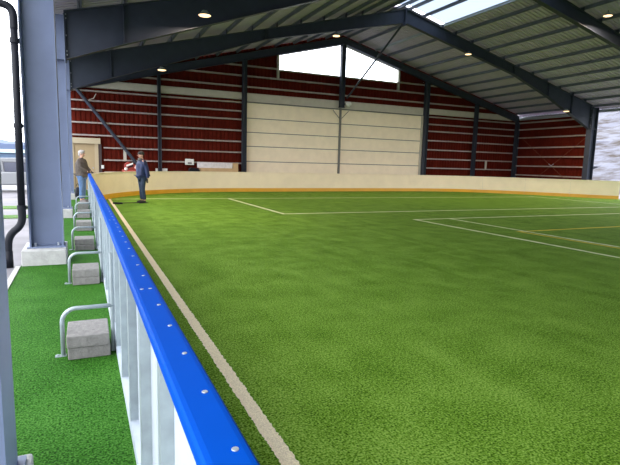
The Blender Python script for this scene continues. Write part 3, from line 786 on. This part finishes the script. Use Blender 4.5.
def person(label, loc, rz_, P, mats, hairkind):
    ca, sa = math.cos(rz_), math.sin(rz_)
    def xf(p): return Vector((loc[0] + p.x * ca - p.y * sa, loc[1] + p.x * sa + p.y * ca, loc[2] + p.z))
    h = P['head']; hc = Vector(h)
    # the body itself: head, neck, trunk, limbs in one skin
    s = Sk(); pel = s.add((0, 0, .95), .115); sp = s.add((.0, 0, 1.15), .11, pel); ch = s.add((-.01, 0, 1.34), .115, sp)
    nk = s.add((-.005, 0, 1.47), .06, ch); nk2 = s.add(hc + Vector((-.02, 0, -.10)), .055, nk)
    h1 = s.add(hc + Vector((.005, 0, -.05)), (.070, .078), nk2); h2 = s.add(hc + Vector((0, 0, .02)), (.080, .094), h1); s.add(hc + Vector((-.005, 0, .075)), (.066, .074), h2)
    for sd in (-1, 1):
        A = P['arm'][sd]; L = P['leg'][sd]
        s.chain(ch, [((0, sd * .16, 1.41), .055), (A[0], .046), (A[1], .036), (A[2], .027)])
        s.chain(pel, [((0, sd * .085, .88), .085), (L[0], .062), ((Vector(L[0]) * .45 + Vector(L[1]) * .55), .058), (L[1], .04), (L[2], .035)])
    parts = [skin_mesh(s.v, s.e, s.r)]
    parts.append(ellmesh(hc + Vector((.098, 0, -.02)), (.022, .014, .024), 8))          # nose
    for sd in (-1, 1): parts.append(ellmesh(hc + Vector((-.005, sd * .083, -.01)), (.022, .012, .032), 8))  # ears
    b = MB()
    for vs_, fs in parts:
        o0 = len(b.v); b.v += [tuple(xf(Vector(p))) for p in vs_]; b.f += [tuple(o0 + i for i in f) for f in fs]; b.m += [0] * len(fs)
    root = b.build('person', M['skin'], smooth=True, origin=loc); tag(root, label, 'person')
    put_mesh([ellmesh(hc + Vector((.078, sd * .032, .012)), (.012, .012, .009), 8) for sd in (-1, 1)], 'eyes', M['black'], root, xf)
    put_mesh([ellmesh(hc + Vector((.083, 0, -.062)), (.008, .024, .007), 8)], 'mouth', mat('lips', (.35, .12, .10), .5), root, xf)
    # jacket
    s = Sk(); a = s.add((0, 0, 1.12), .20); lo = s.add((0, 0, .96), .205, a); s.add((.0, 0, .79), .205, lo)
    c = s.add((-.01, 0, 1.31), .19, a); t_ = s.add((-.005, 0, 1.44), .115, c); s.add((0, 0, 1.51), (.072, .072), t_)
    for sd in (-1, 1):
        A = P['arm'][sd]; s.chain(c, [((0, sd * .18, 1.39), .088), (A[0], .075), (A[1], .062), ((Vector(A[1]) * .15 + Vector(A[2]) * .85), .052)])
    put_mesh([skin_mesh(s.v, s.e, s.r)], 'jacket', mats['jacket'], root, xf)
    s = Sk(); s.add(P['arm'][0], .03) if 0 in P['arm'] else None
    # trousers
    s = Sk(); a = s.add((0, 0, .93), (.15, .125))
    for sd in (-1, 1):
        L = P['leg'][sd]; s.chain(a, [((0, sd * .09, .84), .105), ((Vector((0, sd * .09, .84)) * .4 + Vector(L[0]) * .6), .088), (L[0], .074), ((Vector(L[0]) * .4 + Vector(L[1]) * .6), .070), (Vector(L[1]) + Vector((0, 0, .02)), .062)])
    put_mesh([skin_mesh(s.v, s.e, s.r)], 'trousers', mats['trousers'], root, xf)
    for sd in (-1, 1):
        L = P['leg'][sd]; an = Vector(L[1])
        s = Sk(); a = s.add((an.x, an.y, .10), .052); a = s.add((an.x + .0, an.y, .055), .052, a); a = s.add((an.x + .09, an.y + sd * .012, .045), (.048, .043), a); s.add((an.x + .18, an.y + sd * .02, .036), (.040, .034), a)
        s.add((an.x - .06, an.y, .045), .042, 1)
        put_mesh([skin_mesh(s.v, s.e, s.r)], 'shoe', mats['shoe'], root, xf)
        b = MB(); b.prism([(an.x - .10, an.y - .045), (an.x + .12, an.y - .05), (an.x + .21, an.y - .02), (an.x + .21, an.y + .03), (an.x + .12, an.y + .055), (an.x - .10, an.y + .045)], 'z', 0, .022)
        put_mesh([(b.v, b.f)], 'sole', M['black'], root, xf)
        A = P['arm'][sd]; put_mesh(hand(A[2], Vector(A[2]) - Vector(A[1]), sd), 'glove', M['knit'], root, xf)
    if hairkind == 'hair':
        vs_, fs = ellmesh(hc + Vector((-.022, 0, .035)), (.103, .098, .098), 18)
        put_mesh([(vs_, fs), ellmesh(hc + Vector((-.062, 0, -.03)), (.06, .085, .08), 14), ellmesh(hc + Vector((.045, 0, .085)), (.05, .07, .035), 12)], 'hair', M['hair'], root, xf)
    else:
        vs_, fs = ellmesh(hc + Vector((-.012, 0, .055)), (.105, .098, .080), 18)
        put_mesh([(vs_, fs)], 'knit_hat', M['knit'], root, xf)
        b = MB(); b.tube([hc + Vector((.09 * math.cos(q) - .005, .092 * math.sin(q), .035 + .006 * math.cos(q))) for q in [2 * PI * k / 20 for k in range(21)]], .018, 8)
        put_mesh([(b.v, b.f)], 'hat_brim', M['knit'], root, xf)
        put_mesh([ellmesh(hc + Vector((.03, 0, -.145)), (.075, .08, .055), 14)], 'scarf', mat('grey_scarf', (.12, .11, .10), .9, 0, .2, 30), root, xf)
    return root
person('person with grey hair, brown jacket and jeans leaning on the left board', (.0, 18.62, 0), -.5, dict(
    head=(.035, 0, 1.625),
    arm={-1: ((.06, -.22, 1.17), (.20, -.13, 1.06), (.27, -.07, 1.035)), 1: ((.05, .22, 1.17), (.20, .15, 1.06), (.27, .10, 1.035))},
    leg={-1: ((.04, -.12, .50), (.03, -.14, .09), (.06, -.14, .06)), 1: ((.0, .12, .50), (-.05, .14, .09), (-.02, .14, .06))}),
    dict(jacket=M['brown'], trousers=M['jeans'], shoe=M['boot']), 'hair')
person('person in navy jacket, dark knit hat and gloves standing on the pitch', (1.88, 18.05, 0), PI + .42, dict(
    head=(.03, 0, 1.635),
    arm={-1: ((-.06, -.23, 1.15), (-.06, -.24, .92), (-.045, -.24, .84)), 1: ((-.05, .24, 1.14), (-.06, .27, .92), (-.045, .275, .84))},
    leg={-1: ((-.02, -.10, .50), (-.05, -.12, .09), (-.02, -.12, .06)), 1: ((.03, .09, .50), (-.03, .10, .09), (.0, .10, .06))}),
    dict(jacket=M['navy'], trousers=M['jeans_dark'], shoe=M['shoe']), 'hat')

# black bag behind the first person
t = thing('backpack', 'black backpack standing on the turf behind the person in brown', 'bag', (-.14, 18.95, 0))
s = Sk(); a = s.add((-.14, 18.95, .10), .10); a = s.add((-.14, 18.95, .22), .115, a); a = s.add((-.14, 18.95, .38), .105, a); s.add((-.14, 18.95, .50), .07, a)
put_mesh([skin_mesh(s.v, s.e, s.r)], 'sack', M['black'], t, lambda p: p)
b = MB(); b.tube([(-.18, 18.95, .54), (-.14, 18.93, .62), (-.10, 18.95, .54)], .012, 6); b.build('handle', M['black'], t)
b = MB(); b.box(-.21, -.07, 18.80, 18.87, .10, .30); b.build('front_pocket', M['black'], t, bevel=.02)

# ------------------------------------------------------------------ outside on the left: car and low building
t = thing('car', 'pale car parked outside beyond the black downpipe', 'car', (-3.2, 25.3, 0))
X0 = -5.5; yb0, yb1 = 24.5, 26.2
body = [(X0, .30), (X0 + .06, .66), (X0 + .3, .76), (X0 + 1.15, .82), (X0 + 3.5, .82), (X0 + 4.55, .76), (X0 + 4.75, .55), (X0 + 4.7, .28), (X0 + .1, .24)]
b = MB(); b.prism(body, 'y', yb0, yb1); b.build('body', M['carwhite'], t, bevel=.06)
b = MB(); b.prism([(X0 + 1.1, .80), (X0 + 1.75, 1.24), (X0 + 3.5, 1.26), (X0 + 4.3, .80)], 'y', yb0 + .12, yb1 - .12); b.build('cabin_glass', M['carglass'], t, bevel=.03)
b = MB(); b.prism([(X0 + 1.65, 1.22), (X0 + 1.8, 1.38), (X0 + 3.3, 1.42), (X0 + 3.62, 1.22)], 'y', yb0 + .10, yb1 - .10); b.build('roof', M['carwhite'], t, bevel=.03)
for xa, xb in ((X0 + 1.05, X0 + 1.75), (X0 + 2.5, X0 + 2.45), (X0 + 4.2, X0 + 3.7)):
    b = MB(); b.tube([(xa, yb0 + .11, .80), (xb, yb0 + .11, 1.26)], .05, 6); b.build('pillar', M['carwhite'], t)
for xw in (X0 + .85, X0 + 3.85):
    for yy in (yb0 + .08, yb1 - .08):
        b = MB(); b.tube([(xw, yy - .1, .29), (xw, yy + .1, .29)], .32, 20); wv = b.build('wheel', M['black'], t)
        b = MB(); b.tube([(xw, yy - .11, .29), (xw, yy - .1, .29)], .2, 14); b.build('hubcap', M['zinc'], wv)
t = thing('building', 'low blue building with pale teal roof far beyond the car', 'building', (-14, 95, 0))
b = MB(); b.box(-34, 2, 92, 102, -.03, 1.95); b.build('walls', M['bluewall'], t)
b = MB(); b.prism([(91.5, 1.95), (102.5, 1.95), (97, 2.55)], 'x', -34.4, 2.4); b.build('roof', M['tealroof'], t)
for k in range(6):
    b = MB(); x = -31 + 5.4 * k; b.box(x, x + 2.6, 91.95, 92.02, .9, 1.6); b.build('window', M['carglass'], t)
